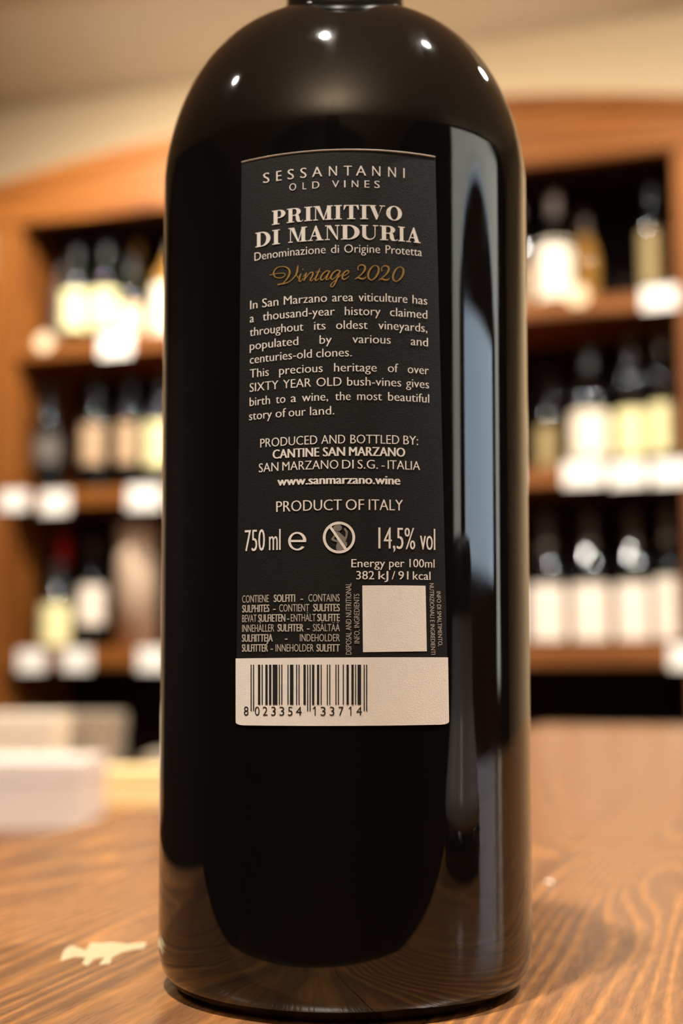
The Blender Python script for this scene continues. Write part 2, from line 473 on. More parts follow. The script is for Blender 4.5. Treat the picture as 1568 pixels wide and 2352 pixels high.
CP, SP = math.cos(PITCH), math.sin(PITCH)
def art(px, py, lift=0.0):
    """label artwork coordinates (print laid out at 3000 units per radian) -> angle round the bottle and height above the table"""
    a, b = (px - 784) / F_PX, (py - 1176) / F_PX
    dx, dy, dz = a, CP + b * SP, SP - b * CP
    z = 0.1
    for _ in range(6):
        R = rad(z) + lift
        A = dx * dx + dy * dy; B = -2 * (dx * XC + dy * YC); C = XC * XC + YC * YC - R * R
        D = max(0.0, B * B - 4 * A * C)
        t = (-B - math.sqrt(D)) / (2 * A)
        z = t * dz - ZB
    return math.atan2(t * dy - YC, t * dx - XC), z
def surf(th, z, lift):
    R = rad(z) + lift
    return Vector((R * math.cos(th), R * math.sin(th), z))
L_PAPER, L_PATCH, L_INK, L_INK2 = .00012, .00016, .00020, .00022

def patch(name, tl, tr, br, bl, lift, thick, m, parent, nx=48, ny=60, corner=0.0, top_bow=0.0):
    """a sheet wrapped round the glass between four artwork corners"""
    bm = bmesh.new()
    a, b, c, d = art(*tl), art(*tr), art(*br), art(*bl)
    def pt(s, t):
        th0 = a[0] + (d[0] - a[0]) * t; th1 = b[0] + (c[0] - b[0]) * t
        if corner and t > 1 - corner:
            q = (t - (1 - corner)) / corner; cut = corner * .95 * (1 - math.sqrt(max(0, 1 - q * q)))
            w = th1 - th0; th0 += w * cut; th1 -= w * cut
        zt = a[1] + (b[1] - a[1]) * s; zb = d[1] + (c[1] - d[1]) * s
        return th0 + (th1 - th0) * s, zt + (zb - zt) * t
    grid = {}
    for lay, lf in ((0, lift), (1, lift - thick)):
        for i in range(nx + 1):
            for j in range(ny + 1):
                # finer rows near the rounded bottom corners
                t = j / ny
                if corner: t = 1 - (1 - t) ** 1.6
                th, z = pt(i / nx, t)
                grid[lay, i, j] = bm.verts.new(surf(th, z, lf))
    for i in range(nx):
        for j in range(ny):
            bm.faces.new((grid[0, i, j + 1], grid[0, i + 1, j + 1], grid[0, i + 1, j], grid[0, i, j]))
    cp = {}
    def dupv(k):
        if k not in cp: cp[k] = bm.verts.new(grid[k].co)
        return cp[k]
    for i in range(nx):
        for j, fl in ((0, 0), (ny, 1)):
            q = [dupv((0, i, j)), dupv((0, i + 1, j)), grid[1, i + 1, j], grid[1, i, j]]
            bm.faces.new(q[::-1] if fl else q).material_index = 1
    for j in range(ny):
        for i, fl in ((0, 1), (nx, 0)):
            q = [dupv((0, i, j)), dupv((0, i, j + 1)), grid[1, i, j + 1], grid[1, i, j]]
            bm.faces.new(q if fl else q[::-1]).material_index = 1
    bmesh.ops.delete(bm, geom=[v for v in bm.verts if not v.link_faces], context='VERTS')
    o = link_obj(name, bm, m, parent)
    for p in o.data.polygons:
        p.use_smooth = p.material_index == 0
    return o

M['paper_edge'] = plain('paper_edge', srgb(120, 112, 104), 0.5)
label = patch('back_label', (555, 373), (998, 361), (1029, 1663.5), (542, 1665), L_PAPER, .00010, [M['paper_black'], M['paper_edge']], bottle, ny=90)
label['label'] = 'tall black paper label with cream print'
patch('barcode_panel', (541.5, 1512.5), (1027, 1510), (1029.5, 1664), (541.5, 1665.5), L_PATCH, .00004, [M['paper_white'], M['paper_white']], label, corner=.045, ny=24)
patch('code_panel', (831, 1345), (975.5, 1345.5), (978.5, 1496), (832.5, 1498), L_PATCH, .00004, [M['paper_white'], M['paper_white']], label, 20, 6)
# lamp glint on the paper's top edge, put in as a pale bead
def edge_glint():
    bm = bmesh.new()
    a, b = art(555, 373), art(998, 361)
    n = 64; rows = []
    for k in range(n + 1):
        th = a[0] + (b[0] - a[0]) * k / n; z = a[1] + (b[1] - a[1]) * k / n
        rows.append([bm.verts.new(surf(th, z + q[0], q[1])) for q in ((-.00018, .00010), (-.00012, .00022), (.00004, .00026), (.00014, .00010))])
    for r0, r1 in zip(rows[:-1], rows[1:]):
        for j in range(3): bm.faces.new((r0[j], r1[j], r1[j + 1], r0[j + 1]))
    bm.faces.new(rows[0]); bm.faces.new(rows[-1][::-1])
    o = link_obj('edge_glint', bm, plain('glint_white', srgb(235, 228, 220), 0.35), label)
edge_glint()

# ---- lettering: the built-in humanist face, cut to the surface of the label
_cache = {}
def flat_text(s, off):
    key = (s, off)
    if key not in _cache:
        cu = bpy.data.curves.new('tmp', 'FONT'); cu.body = s; cu.size = 1.0; cu.offset = off
        cu.resolution_u = 3
        ob = bpy.data.objects.new('tmp', cu); COL.objects.link(ob)
        dg = bpy.context.evaluated_depsgraph_get(); dg.update()
        me = bpy.data.meshes.new_from_object(ob.evaluated_get(dg))
        vv = [v.co.xy.copy() for v in me.vertices]; ff = [tuple(p.vertices) for p in me.polygons]
        bpy.data.objects.remove(ob); bpy.data.curves.remove(cu); bpy.data.meshes.remove(me)
        _cache[key] = (vv, ff)
    return _cache[key]
_H = flat_text('H', 0.0)[0]
CAPH = max(v.y for v in _H) - min(v.y for v in _H)

class Ink:
    """collects print in one mesh; every run keeps to the paper's curve"""
    def __init__(s): s.bm = bmesh.new(); s.n = 0
    def raw(s, vv, ff, fn, lift=L_INK, cut=None):
        s.n += 1
        lf = lift + (s.n % 9) * 1.2e-6
        b2 = bmesh.new()
        vs_ = [b2.verts.new((v[0], v[1], 0)) for v in vv]
        for f in ff:
            try: b2.faces.new([vs_[i] for i in f])
            except ValueError: pass
        if cut:
            xs = [v[0] for v in vv]; x = min(xs) + cut
            while x < max(xs):
                bmesh.ops.bisect_plane(b2, geom=b2.verts[:] + b2.edges[:] + b2.faces[:], plane_co=(x, 0, 0), plane_no=(1, 0, 0))
                x += cut
        mp = {}
        for v in b2.verts:
            th, z = fn(v.co.x, v.co.y)
            mp[v] = s.bm.verts.new(surf(th, z, lf))
        for f in b2.faces:
            s.bm.faces.new([mp[v] for v in f.verts])
        b2.free()
    def word(s, text, x0, x1, y0, y1, cap, off=-.012, thick=0.03, lift=L_INK):
        """x0..x1 and the two baseline ends y0, y1 and the cap height are artwork units"""
        vv, ff = flat_text(text, off)
        mn = min(v.x for v in vv); mxx = max(v.x for v in vv) + thick
        a0, a1 = art(x0, y0), art(x1, y1)
        top = art((x0 + x1) / 2, (y0 + y1) / 2 - cap)[1]; bot = art((x0 + x1) / 2, (y0 + y1) / 2)[1]
        kz = (top - bot) / CAPH
        def fn(x, y):
            t = (x - mn) / (mxx - mn)
            return a0[0] + (a1[0] - a0[0]) * t, a0[1] + (a1[1] - a0[1]) * t + y * kz
        width = abs(a1[0] - a0[0]) * RB
        cut = (mxx - mn) * .0010 / max(width, 1e-6)
        n = 1 if thick <= 0 else 3
        for k in range(n):
            dx = thick * k / (n - 1) if n > 1 else 0
            s.raw([(v.x + dx, v.y) for v in vv], ff, fn, lift, cut)
    def turned(s, text, yb0, yb1, xb0, xb1, cap, off=-.012, thick=.03):
        """a line turned on its side: runs from yb0 to yb1 along the base x (xb0 at start, xb1 at end)"""
        vv, ff = flat_text(text, off)
        mn = min(v.x for v in vv); mxx = max(v.x for v in vv) + thick
        sg = 1 if yb1 > yb0 else -1            # +1 reads downwards (letters' tops to the right)
        def fn(x, y):
            t = (x - mn) / (mxx - mn)
            return art(xb0 + (xb1 - xb0) * t + sg * y / CAPH * cap, yb0 + (yb1 - yb0) * t)
        for k in range(2):
            s.raw([(v.x + thick * k, v.y) for v in vv], ff, fn)
    def poly(s, pts, lift=L_INK, cut=9.0):
        s.raw(pts, [tuple(range(len(pts)))], lambda x, y: art(x, y), lift, cut)
    def strip(s, outer, inner, lift=L_INK):
        n = len(outer)
        s.raw(list(outer) + list(inner), [(k, (k + 1) % n, n + (k + 1) % n, n + k) for k in range(n)], lambda x, y: art(x, y), lift)
    def stroke(s, pts, ox, oy, sc, sub=7, lift=L_INK, wmul=1.0):
        """a pen stroke through (x, y, width) points, smoothed"""
        P = [(ox + p[0] / sc, oy + p[1] / sc, (p[2] if len(p) > 2 else 10) / sc * wmul) for p in pts]
        out = []
        for k in range(len(P) - 1):
            p0 = P[max(0, k - 1)]; p1 = P[k]; p2 = P[k + 1]; p3 = P[min(len(P) - 1, k + 2)]
            for j in range(sub):
                t = j / sub
                out.append(tuple(.5 * (2 * b + (c - a) * t + (2 * a - 5 * b + 4 * c - d) * t * t + (3 * b - a - 3 * c + d) * t ** 3) for a, b, c, d in zip(p0, p1, p2, p3)))
        out.append(P[-1])
        L_, R_ = [], []
        for k, p in enumerate(out):
            q0 = out[max(0, k - 1)]; q1 = out[min(len(out) - 1, k + 1)]
            dx, dy = q1[0] - q0[0], q1[1] - q0[1]; l = math.hypot(dx, dy) or 1
            w = max(.35, p[2]) / 2
            L_.append((p[0] - dy / l * w, p[1] + dx / l * w)); R_.append((p[0] + dy / l * w, p[1] - dx / l * w))
        n = len(out)
        s.raw(L_ + R_, [(k, k + 1, n + k + 1, n + k) for k in range(n - 1)], lambda x, y: art(x, y), lift)
    def done(s, name, m):
        bmesh.ops.recalc_face_normals(s.bm, faces=[])
        for f in s.bm.faces:
            c = f.calc_center_median()
            f.normal_update()
            if f.normal.x * c.x + f.normal.y * c.y < 0: f.normal_flip()
        return link_obj(name, s.bm, m, label)

def c1(x): return 530 + x / 3.0154
def arc_line(ik, letters, ya, yb, cap, ox=530, oy=320, sc=3.0154, **kw):
    """letters set along one straight printed line; ya and yb are its ends' baselines"""
    A = art(ox + letters[0][1] / sc, oy + ya / sc); B = art(ox + letters[-1][2] / sc, oy + yb / sc)
    for ch, a, b in letters:
        vv, ff = flat_text(ch, kw.get('off', -.012))
        th = kw.get('thick', .03)
        mn = min(v.x for v in vv); mxx = max(v.x for v in vv) + th
        # angle of each edge from the artwork x at the line's own height
        def line_at(px):
            z = A[1]
            for _ in range(4):
                py = inv_y(px, z)
                t_, _z = art(px, py)
                f = (t_ - A[0]) / (B[0] - A[0])
                z = A[1] + (B[1] - A[1]) * f
            return t_, z
        p, q = line_at(ox + a / sc), line_at(ox + b / sc)
        ym = inv_y(ox + (a + b) / 2 / sc, p[1])
        kz = (art(ox + (a + b) / 2 / sc, ym - cap)[1] - art(ox + (a + b) / 2 / sc, ym)[1]) / CAPH
        def fn(x, y):
            f = (x - mn) / (mxx - mn)
            return p[0] + (q[0] - p[0]) * f, p[1] + (q[1] - p[1]) * f + y * kz
        cut = (mxx - mn) * .0010 / max(abs(p[0] - q[0]) * RB, 1e-6)
        n = 1 if th <= 0 else 3
        for k in range(n):
            dx = th * k / (n - 1) if n > 1 else 0
            ik.raw([(v.x + dx, v.y) for v in vv], ff, fn, L_INK, cut)
def inv_y(px, z):
    """artwork y at column px where the glass has height z"""
    lo, hi = 200.0, 2300.0
    for _ in range(22):
        m_ = (lo + hi) / 2
        if art(px, m_)[1] > z: lo = m_
        else: hi = m_
    return (lo + hi) / 2
ik = Ink()
arc_line(ik, [('S', 225, 268), ('E', 315, 352), ('S', 393, 437), ('S', 480, 524), ('A', 562, 631), ('N', 678, 733), ('T', 780, 836), ('A', 864, 934), ('N', 976, 1032), ('N', 1086, 1139), ('I', 1190, 1199)], 308, 272, 23.2, off=-.014, thick=.03)
arc_line(ik, [('O', 405, 452), ('L', 497, 522), ('D', 563, 612), ('V', 700, 748), ('I', 782, 792), ('N', 835, 880), ('E', 923, 957), ('S', 990, 1028)], 360, 341, 16.5, off=-.014, thick=.03)
ik.done('name_lettering', M['ink_cream'])

# ---- the heavy serif title, drawn glyph by glyph (unit height 100)
def ell(cx, cy, rx, ry, a0=0, a1=360, n=20):
    return [(cx + rx * math.cos(math.radians(a0 + (a1 - a0) * k / n)), cy + ry * math.sin(math.radians(a0 + (a1 - a0) * k / n))) for k in range(n + 1)]
def rect(x0, y0, x1, y1): return [(x0, y0), (x1, y0), (x1, y1), (x0, y1)]
def band(o, i): return [[o[k], o[k + 1], i[k + 1], i[k]] for k in range(len(o) - 1)]
ST, HL = 27, 6
def bod(ch):
    if ch == 'I': return 54, [rect(13, 0, 41, 100), rect(0, 0, 54, HL), rect(0, 100 - HL, 54, 100)]
    if ch == 'P': return 92, [rect(12, 0, 39, 100), rect(0, 0, 53, HL), rect(0, 100 - HL, 40, 100), rect(38, 100 - HL, 56, 100), rect(38, 43, 56, 43 + HL)] + band(ell(52, 71.5, 40, 28.5, -90, 90), ell(50, 71.5, 14, 23, -90, 90))
    if ch == 'R': return 114, [rect(12, 0, 39, 100), rect(0, 0, 52, HL), rect(0, 100 - HL, 40, 100), rect(38, 100 - HL, 60, 100), rect(38, 46, 60, 46 + HL)] + band(ell(55, 73, 42, 27, -90, 90), ell(53, 73, 15, 21.5, -90, 90)) + \
        [[(58, 49), (80, 50), (86, 38), (62, 40)], [(62, 40), (86, 38), (90, 14), (64, 14)], [(64, 14), (90, 14), (96, 5), (76, -1)], [(76, -1), (96, 5), (104, 5), (98, -1)], [(98, -1), (104, 5), (113, 16), (110, 4)]]
    if ch == 'M': return 133, [rect(13, 0, 19, 100), rect(0, 0, 32, HL), rect(0, 100 - HL, 30, 100), [(14, 100), (43, 100), (77, 0), (67, 0)], [(67, 0), (74, 0), (106, 100), (98, 100)], rect(94, 0, 121, 100), rect(81, 0, 133, HL), rect(97, 100 - HL, 133, 100)]
    if ch == 'T': return 106, [rect(39, 0, 67, 100), rect(25, 0, 81, HL), rect(2, 100 - HL, 104, 100), [(0, 66), (5, 66), (20, 96), (3, 98)], [(106, 66), (101, 66), (86, 96), (103, 98)]]
    if ch == 'V': return 118, [[(12, 100), (43, 100), (72, 26), (56, -2)], [(56, -2), (72, 26), (102, 100), (96, 100), (64, 0)], rect(0, 100 - HL, 56, 100), rect(80, 100 - HL, 118, 100)]
    if ch == 'O': return 108, band(ell(54, 50, 54, 51.5, 0, 360, 36), ell(54, 50, 26, 46, 0, 360, 36))
    if ch == 'A': return 109, [[(13, 0), (19, 0), (56, 84), (52, 100)], [(52, 102), (60, 102), (99, 0), (69, 0), (46, 78)], rect(30, 29, 76, 35), rect(0, 0, 34, HL), rect(56, 0, 109, HL)]
    if ch == 'N': return 102, [rect(14, 0, 20, 100), rect(0, 0, 34, HL), rect(0, 100 - HL, 30, 100), [(12, 100), (41, 100), (90, 6), (90, -1), (84, -1)], rect(84, 0, 90, 100), rect(70, 100 - HL, 102, 100)]
    if ch == 'D': return 115, [rect(12, 0, 39, 100), rect(0, 0, 50, HL), rect(0, 100 - HL, 50, 100)] + band(ell(48, 50, 67, 50, -90, 90), ell(44, 50, 40, 44, -90, 90))
    if ch == 'U': return 126, [rect(14, 34, 41, 100), rect(0, 100 - HL, 54, 100), rect(100, 34, 106, 100), rect(88, 100 - HL, 126, 100)] + band(ell(60, 34, 46, 35.5, 180, 360), ell(70.5, 34, 29.5, 27, 180, 360))
ik = Ink()
def title(letters, ya, yb, cap):
    A = art(c1(letters[0][1]), 320 + ya / 3.0154); B = art(c1(letters[-1][2]), 320 + yb / 3.0154)
    def line_at(px):
        z = A[1]
        for _ in range(4):
            t_, _z = art(px, inv_y(px, z))
            z = A[1] + (B[1] - A[1]) * (t_ - A[0]) / (B[0] - A[0])
        return t_, z
    for ch, a, b in letters:
        w, polys = bod(ch)
        p, q = line_at(c1(a)), line_at(c1(b))
        xm = (c1(a) + c1(b)) / 2; ym = inv_y(xm, p[1])
        kz = (art(xm, ym - cap)[1] - art(xm, ym)[1]) / 100
        for pl in polys:
            n = len(pl)
            ik.raw(pl, [tuple(range(n))], lambda x, y: (p[0] + (q[0] - p[0]) * x / w, p[1] + (q[1] - p[1]) * x / w + y * kz), L_INK, 13)
title([('P', 285, 378), ('R', 388, 501), ('I', 508, 562), ('M', 570, 704), ('I', 713, 767), ('T', 778, 884), ('I', 893, 948), ('V', 946, 1064), ('O', 1072, 1181)], 597, 568, 32.6)
title([('D', 172, 275), ('I', 287, 340), ('M', 398, 526), ('A', 532, 641), ('N', 650, 751), ('D', 760, 889), ('U', 893, 1018), ('R', 1029, 1152), ('I', 1155, 1201), ('A', 1210, 1309)], 752, 722, 33.5)
ik.done('title_lettering', M['ink_cream'])

# ---- running text: words with their ends (crop units), one baseline per line
def para(ik, lines, ox, oy, sc, cap, off=-.013, thick=.032):
    for ya, yb, words in lines:
        xa, xb = words[0][1], words[-1][2]
        A = art(ox + xa / sc, oy + ya / sc); B = art(ox + xb / sc, oy + yb / sc)
        for wd in words:
            text, a, b = wd[:3]
            st = wd[3] if len(wd) > 3 else ''
            kw = dict(off=off, thick=thick)
            cp = cap
            if st == 'b': kw = dict(off=off + .006, thick=thick + .05)
            arc_word(ik, text, ox + a / sc, ox + b / sc, A, B, cp, dy=(.30 if text == '-' and st == 'd' else 0), **kw)
def arc_word(ik, text, xa, xb, A, B, cap, off, thick, dy=0):
    vv, ff = flat_text(text, off)
    mn = min(v.x for v in vv); mxx = max(v.x for v in vv) + thick
    def line_at(px):
        z = A[1]
        for _ in range(3):
            t_, _z = art(px, inv_y(px, z))
            z = A[1] + (B[1] - A[1]) * (t_ - A[0]) / (B[0] - A[0] if abs(B[0] - A[0]) > 1e-6 else 1)
        return t_, z
    p, q = line_at(xa), line_at(xb)
    xm = (xa + xb) / 2; zm = (p[1] + q[1]) / 2; ym = inv_y(xm, zm)
    kz = (art(xm, ym - cap)[1] - zm) / CAPH
    def fn(x, y):
        f = (x - mn) / (mxx - mn)
        return p[0] + (q[0] - p[0]) * f, p[1] + (q[1] - p[1]) * f + y * kz
    cut = (mxx - mn) * .0011 / max(abs(p[0] - q[0]) * RB, 1e-6)
    n = 3 if thick > 0 else 1
    for k in range(n):
        dx = thick * k / (n - 1) if n > 1 else 0
        ik.raw([(v.x + dx, v.y) for v in vv], ff, fn, L_INK, cut)

ik = Ink()
para(ik, [(845, 813, [('Denominazione', 165, 655), ('di', 692, 747), ('Origine', 783, 1030), ('Protetta', 1068, 1318)])], 530, 320, 3.0154, 19.2, off=-.012, thick=.02)
ik.done('appellation_lettering', M['ink_cream'])
ik = Ink()
para(ik, [
    (155, 124, [('In', 135, 186), ('San', 218, 330), ('Marzano', 367, 665), ('area', 700, 845), ('viticulture', 882, 1218), ('has', 1253, 1355)]),
    (247, 221, [('a', 133, 162), ('thousand-year', 222, 718), ('history', 787, 1033), ('claimed', 1098, 1355)]),
    (342, 314, [('throughout', 133, 503), ('its', 575, 655), ('oldest', 727, 945), ('vineyards,', 1018, 1355)]),
    (438, 412, [('populated', 133, 467), ('by', 613, 697), ('various', 840, 1103), ('and', 1241, 1360)]),
    (533, 480, [('centuries-old', 133, 560), ('clones.', 590, 835)]),
    (630, 606, [('This', 133, 264), ('precious', 335, 635), ('heritage', 713, 1007), ('of', 1083, 1155), ('over', 1220, 1365)]),
    (727, 703, [('SIXTY', 132, 330), ('YEAR', 362, 555), ('OLD', 592, 765), ('bush-vines', 803, 1175), ('gives', 1208, 1367)]),
    (825, 802, [('birth', 132, 272), ('to', 312, 378), ('a', 415, 453), ('wine,', 492, 672), ('the', 720, 828), ('most', 872, 1043), ('beautiful', 1085, 1368)]),
    (923, 882, [('story', 128, 285), ('of', 310, 383), ('our', 400, 518), ('land.', 547, 715)])],
    530, 660, 3.0154, 20.0)
ik.done('story_lettering', M['ink_cream'])
ik = Ink()
para(ik, [
    (147, 129, [('PRODUCED', 205, 598), ('AND', 625, 790), ('BOTTLED', 825, 1162), ('BY:', 1190, 1292)]),
    (224, 210, [('CANTINE', 290, 612, 'b'), ('SAN', 635, 790, 'b'), ('MARZANO', 815, 1203, 'b')]),
    (318, 303, [('SAN', 195, 330), ('MARZANO', 357, 743), ('DI', 768, 848), ('S.G.', 875, 1015), ('-', 1040, 1062), ('ITALIA', 1082, 1305)])],
    530, 980, 3.0154, 20.5)
para(ik, [(410, 403, [('www.sanmarzano.wine', 322, 1170, 'b')])], 530, 980, 3.0154, 20.0, off=-.010)
para(ik, [(593, 583, [('PRODUCT', 315, 767), ('OF', 793, 920), ('ITALY', 952, 1187)])], 530, 980, 3.0154, 25.0)
ik.done('producer_lettering', M['ink_cream'])
ik = Ink()
para(ik, [(866, 857, [('750', 98, 237), ('ml', 265, 345)]), (847, 857, [('14,5%', 1018, 1272), ('vol', 1305, 1410)])], 530, 980, 3.0154, 50.0, off=-.014, thick=.05)
# the estimated sign: a round e
e_o = ell(0, 0, 63, 64, 8, 322, 40); e_i = ell(-2, 0, 43, 52, 8, 318, 40)
sx = lambda x: 530 + (460 + x) / 3.0154
sy = lambda y: 980 + (794 - y) / 3.0154
for q in band(e_o, e_i): ik.poly([(sx(x), sy(y)) for x, y in q])
ik.poly([(sx(-44), sy(9)), (sx(62), sy(9)), (sx(61), sy(-6)), (sx(-44), sy(-6))])
ik.done('volume_lettering', M['ink_cream'])
ik = Ink()
para(ik, [(975, 977, [('Energy', 832, 1065), ('per', 1092, 1197), ('100ml', 1232, 1405)]),
          (1058, 1062, [('382', 865, 990), ('kJ', 1018, 1087), ('/', 1110, 1135), ('91', 1155, 1225), ('kcal', 1255, 1377)])],
     530, 980, 3.0154, 19.0, off=-.006, thick=.025)
ik.done('energy_lettering', M['ink_cream'])
ik = Ink()
para(ik, [
    (318, 300, [('CONTIENE', 97, 450), ('SOLFITI', 515, 800, 'b'), ('-', 868, 905, 'b'), ('CONTAINS', 975, 1390)]),
    (447, 431, [('SULPHITES', 97, 458, 'b'), ('-', 505, 540, 'b'), ('CONTIENT', 588, 985), ('SULFITES', 1038, 1392, 'b')]),
    (577, 563, [('BEVAT', 97, 288), ('SULFIETEN', 308, 670, 'b'), ('-', 692, 722, 'b'), ('ENTHÄLT', 742, 1072), ('SULFITE', 1092, 1392, 'b')]),
    (708, 697, [('INNEHÅLLER', 97, 522), ('SULFITER', 565, 912, 'b'), ('-', 955, 990, 'b'), ('SISÄLTÄÄ', 1035, 1392)]),
    (838, 832, [('SULFIITTEJA', 93, 503, 'b'), ('-', 663, 698, 'b'), ('INDEHOLDER', 862, 1392)]),
    (970, 968, [('SULFITTER', 93, 440, 'b'), ('-', 473, 505, 'b'), ('INNEHOLDER', 540, 1045), ('SULFITT', 1080, 1392, 'b')])],
    540, 1330, 5.807, 17.0, off=-.008, thick=.03)
d4 = lambda x: 530 + x / 3.0154
e4 = lambda y: 1330 + y / 3.0154
ik.turned('DISPOSAL AND NUTRITIONAL', e4(523), e4(28), d4(833), d4(832), 13.0)
ik.turned('INFO, INGREDIENTS', e4(445), e4(103), d4(889), d4(887), 12.5)
ik.turned('NUTRIZIONALI E INGREDIENTI', e4(30), e4(523), d4(1369), d4(1380), 10.0)
ik.turned('INFO DI SMALTIMENTO,', e4(86), e4(465), d4(1418), d4(1430), 9.5)
ik.done('small_print', M['ink_dim'])

# ---- barcode 8 023354 133714
ik = Ink()
Lc = ['0001101', '0011001', '0010011', '0111101', '0100011', '0110001', '0101111', '0111011', '0110111', '0001011']
Gc = [''.join('1' if c == '0' else '0' for c in l)[::-1] for l in Lc]
Rc = [''.join('1' if c == '0' else '0' for c in l) for l in Lc]
par = ['LLLLLL', 'LLGLGG', 'LLGGLG', 'LLGGGL', 'LGLLGG', 'LGGLLG', 'LGGGLL', 'LGLGLG', 'LGLGGL', 'LGGLGL']
code = '8023354133714'
bits = '101' + ''.join((Lc if par[int(code[0])][k] == 'L' else Gc)[int(code[k + 1])] for k in range(6)) + '01010' + ''.join(Rc[int(c)] for c in code[7:]) + '101'
k = 0
while k < 95:
    if bits[k] == '1':
        j = k
        while j < 95 and bits[j] == '1': j += 1
        guard = k < 3 or k >= 92 or 45 <= k < 50
        x0 = 138 + (804 / 95) * (k + .03); x1 = 138 + (804 / 95) * (j - .10)
        yb = 914 if guard else 870
        ik.poly([(d4(x0), e4(593)), (d4(x1), e4(593)), (d4(x1), e4(yb)), (d4(x0), e4(yb))])
        k = j
    else: k += 1
dg = [('8', 92, 124), ('0', 167, 200), ('2', 222, 255), ('3', 280, 312), ('3', 337, 370), ('5', 395, 427), ('4', 450, 490), ('1', 565, 586), ('3', 620, 655), ('3', 683, 715), ('7', 745, 778), ('1', 812, 832), ('4', 866, 905)]
for c, a, b in dg:
    if c == '1':
        ik.poly([(d4(b - 7), e4(883)), (d4(b), e4(883)), (d4(b), e4(945)), (d4(b - 7), e4(945))])
        ik.poly([(d4(b - 7), e4(883)), (d4(b - 7), e4(894)), (d4(a + 2), e4(900)), (d4(a + 2), e4(894))])
para(ik, [(944, 945, [(c, a, b) for c, a, b in dg if c != '1'])], 530, 1330, 3.0154, 20.5, off=-.006, thick=.012)
ik.done('barcode', M['ink_black'])

# ---- the pregnancy warning sign: a ring and bar over a grey figure
g5 = lambda x: 720 + x / 13.07
h5 = lambda y: 1180 + y / 13.07
ik = Ink()
P5 = lambda pts: [(g5(x), h5(y)) for x, y in pts]
ik.poly(P5(ell(720, 425, 125, 105, 0, 342, 19))); ik.poly(P5(ell(640, 440, 62, 75, 0, 340, 17)), L_INK + 8e-6)
for pl in ([(640, 520), (770, 560), (940, 720), (990, 800), (900, 830), (700, 760), (610, 640)],
           [(690, 740), (920, 790), (990, 870), (1000, 930), (965, 1010), (690, 1010), (665, 960), (700, 880)],
           [(668, 980), (970, 990), (920, 1060), (860, 1115), (700, 1110), (672, 1060)],
           [(610, 640), (640, 700), (590, 765), (515, 765)], [(515, 765), (590, 745), (700, 800), (700, 860), (560, 820)],
           [(895, 450), (940, 430), (1020, 540), (950, 560)], [(950, 560), (1020, 540), (1010, 660), (950, 650)], [(950, 650), (1010, 660), (985, 760), (915, 740)]):
    ik.poly(P5(pl))
ik.done('warning_figure', M['ink_grey'])
ik = Ink()
n = 48
ro = [(g5(755 + 482 * math.cos(2 * math.pi * k / n)), h5(717 + 476 * math.sin(2 * math.pi * k / n))) for k in range(n)]
ri = [(g5(755 + 402 * math.cos(2 * math.pi * k / n)), h5(717 + 398 * math.sin(2 * math.pi * k / n))) for k in range(n)]
ik.strip(ro, ri, L_INK2)
ik.poly(P5([(455, 410), (520, 370), (985, 1040), (920, 1085)]), L_INK2)
ik.done('warning_sign', M['ink_cream'])

# ---- "Vintage 2020" in gold pen strokes
ik = Ink()
S3 = lambda pts, **k: ik.stroke(pts, 540, 580, 6.031, **k)
S4 = lambda pts, **k: ik.stroke(pts, 780, 580, 6.817, **k)
S3([(478, 318, 9), (540, 303, 9), (620, 291, 9), (675, 293, 10), (693, 313, 11), (670, 342, 11), (620, 358, 11), (560, 345, 13), (533, 300, 20), (548, 250, 16), (590, 211, 11), (650, 198, 11), (705, 208, 16), (745, 240, 24), (755, 285, 27), (738, 335, 23), (703, 388, 15), (655, 437, 10)])
S3([(588, 450, 18), (635, 440, 18), (700, 428, 14), (760, 400, 12), (812, 352, 14), (845, 305, 20), (860, 250, 26), (870, 183, 12)])
S3([(848, 318, 10), (878, 366, 8)])
S3([(876, 345, 7), (912, 297, 10), (892, 352, 20), (887, 398, 18), (912, 398, 10), (945, 358, 7)])
S3([(934, 230, 14), (940, 245, 18)])
S3([(938, 340, 7), (975, 300, 10), (985, 292, 16), (968, 345, 20), (952, 397, 18)])
S3([(956, 390, 8), (1000, 325, 10), (1045, 280, 14), (1075, 285, 18), (1063, 335, 20), (1037, 383, 18), (1055, 395, 10), (1092, 358, 7)])
S3([(1172, 222, 10), (1138, 305, 20), (1108, 370, 20), (1120, 393, 12), (1160, 360, 7)])
S3([(1115, 276, 12), (1175, 267, 12)])
S3([(1300, 265, 14), (1265, 258, 14), (1212, 300, 20), (1182, 355, 22), (1196, 385, 16), (1240, 352, 10), (1290, 285, 9), (1308, 258, 12)])
S3([(1306, 258, 18), (1272, 330, 22), (1257, 374, 18), (1282, 377, 10), (1318, 338, 7)])
S3([(1448, 258, 16), (1405, 250, 14), (1352, 290, 20), (1322, 345, 22), (1338, 378, 14), (1385, 345, 10), (1435, 282, 9), (1452, 256, 12)])
S3([(1452, 256, 16), (1412, 355, 22), (1375, 440, 20), (1340, 480, 16), (1318, 462, 14), (1352, 415, 10), (1405, 372, 9), (1466, 305, 7)])
S4([(35, 375, 9), (92, 352, 12), (136, 312, 16), (122, 286, 16), (80, 305, 20), (42, 355, 25), (38, 405, 24), (62, 425, 18), (103, 408, 12), (142, 372, 8)])
S4([(285, 282, 18), (278, 242, 16), (305, 208, 14), (350, 199, 20), (388, 225, 30), (386, 275, 30), (345, 335, 20), (285, 385, 12), (230, 422, 8)])
S4([(232, 420, 8), (278, 398, 22), (330, 415, 26), (378, 412, 18), (406, 383, 8)])
Z = [(560, 208, 14), (598, 242, 26), (598, 310, 30), (560, 385, 26), (495, 434, 14), (448, 408, 26), (440, 345, 30), (475, 262, 26), (520, 216, 14), (560, 208, 14)]
S4(Z)
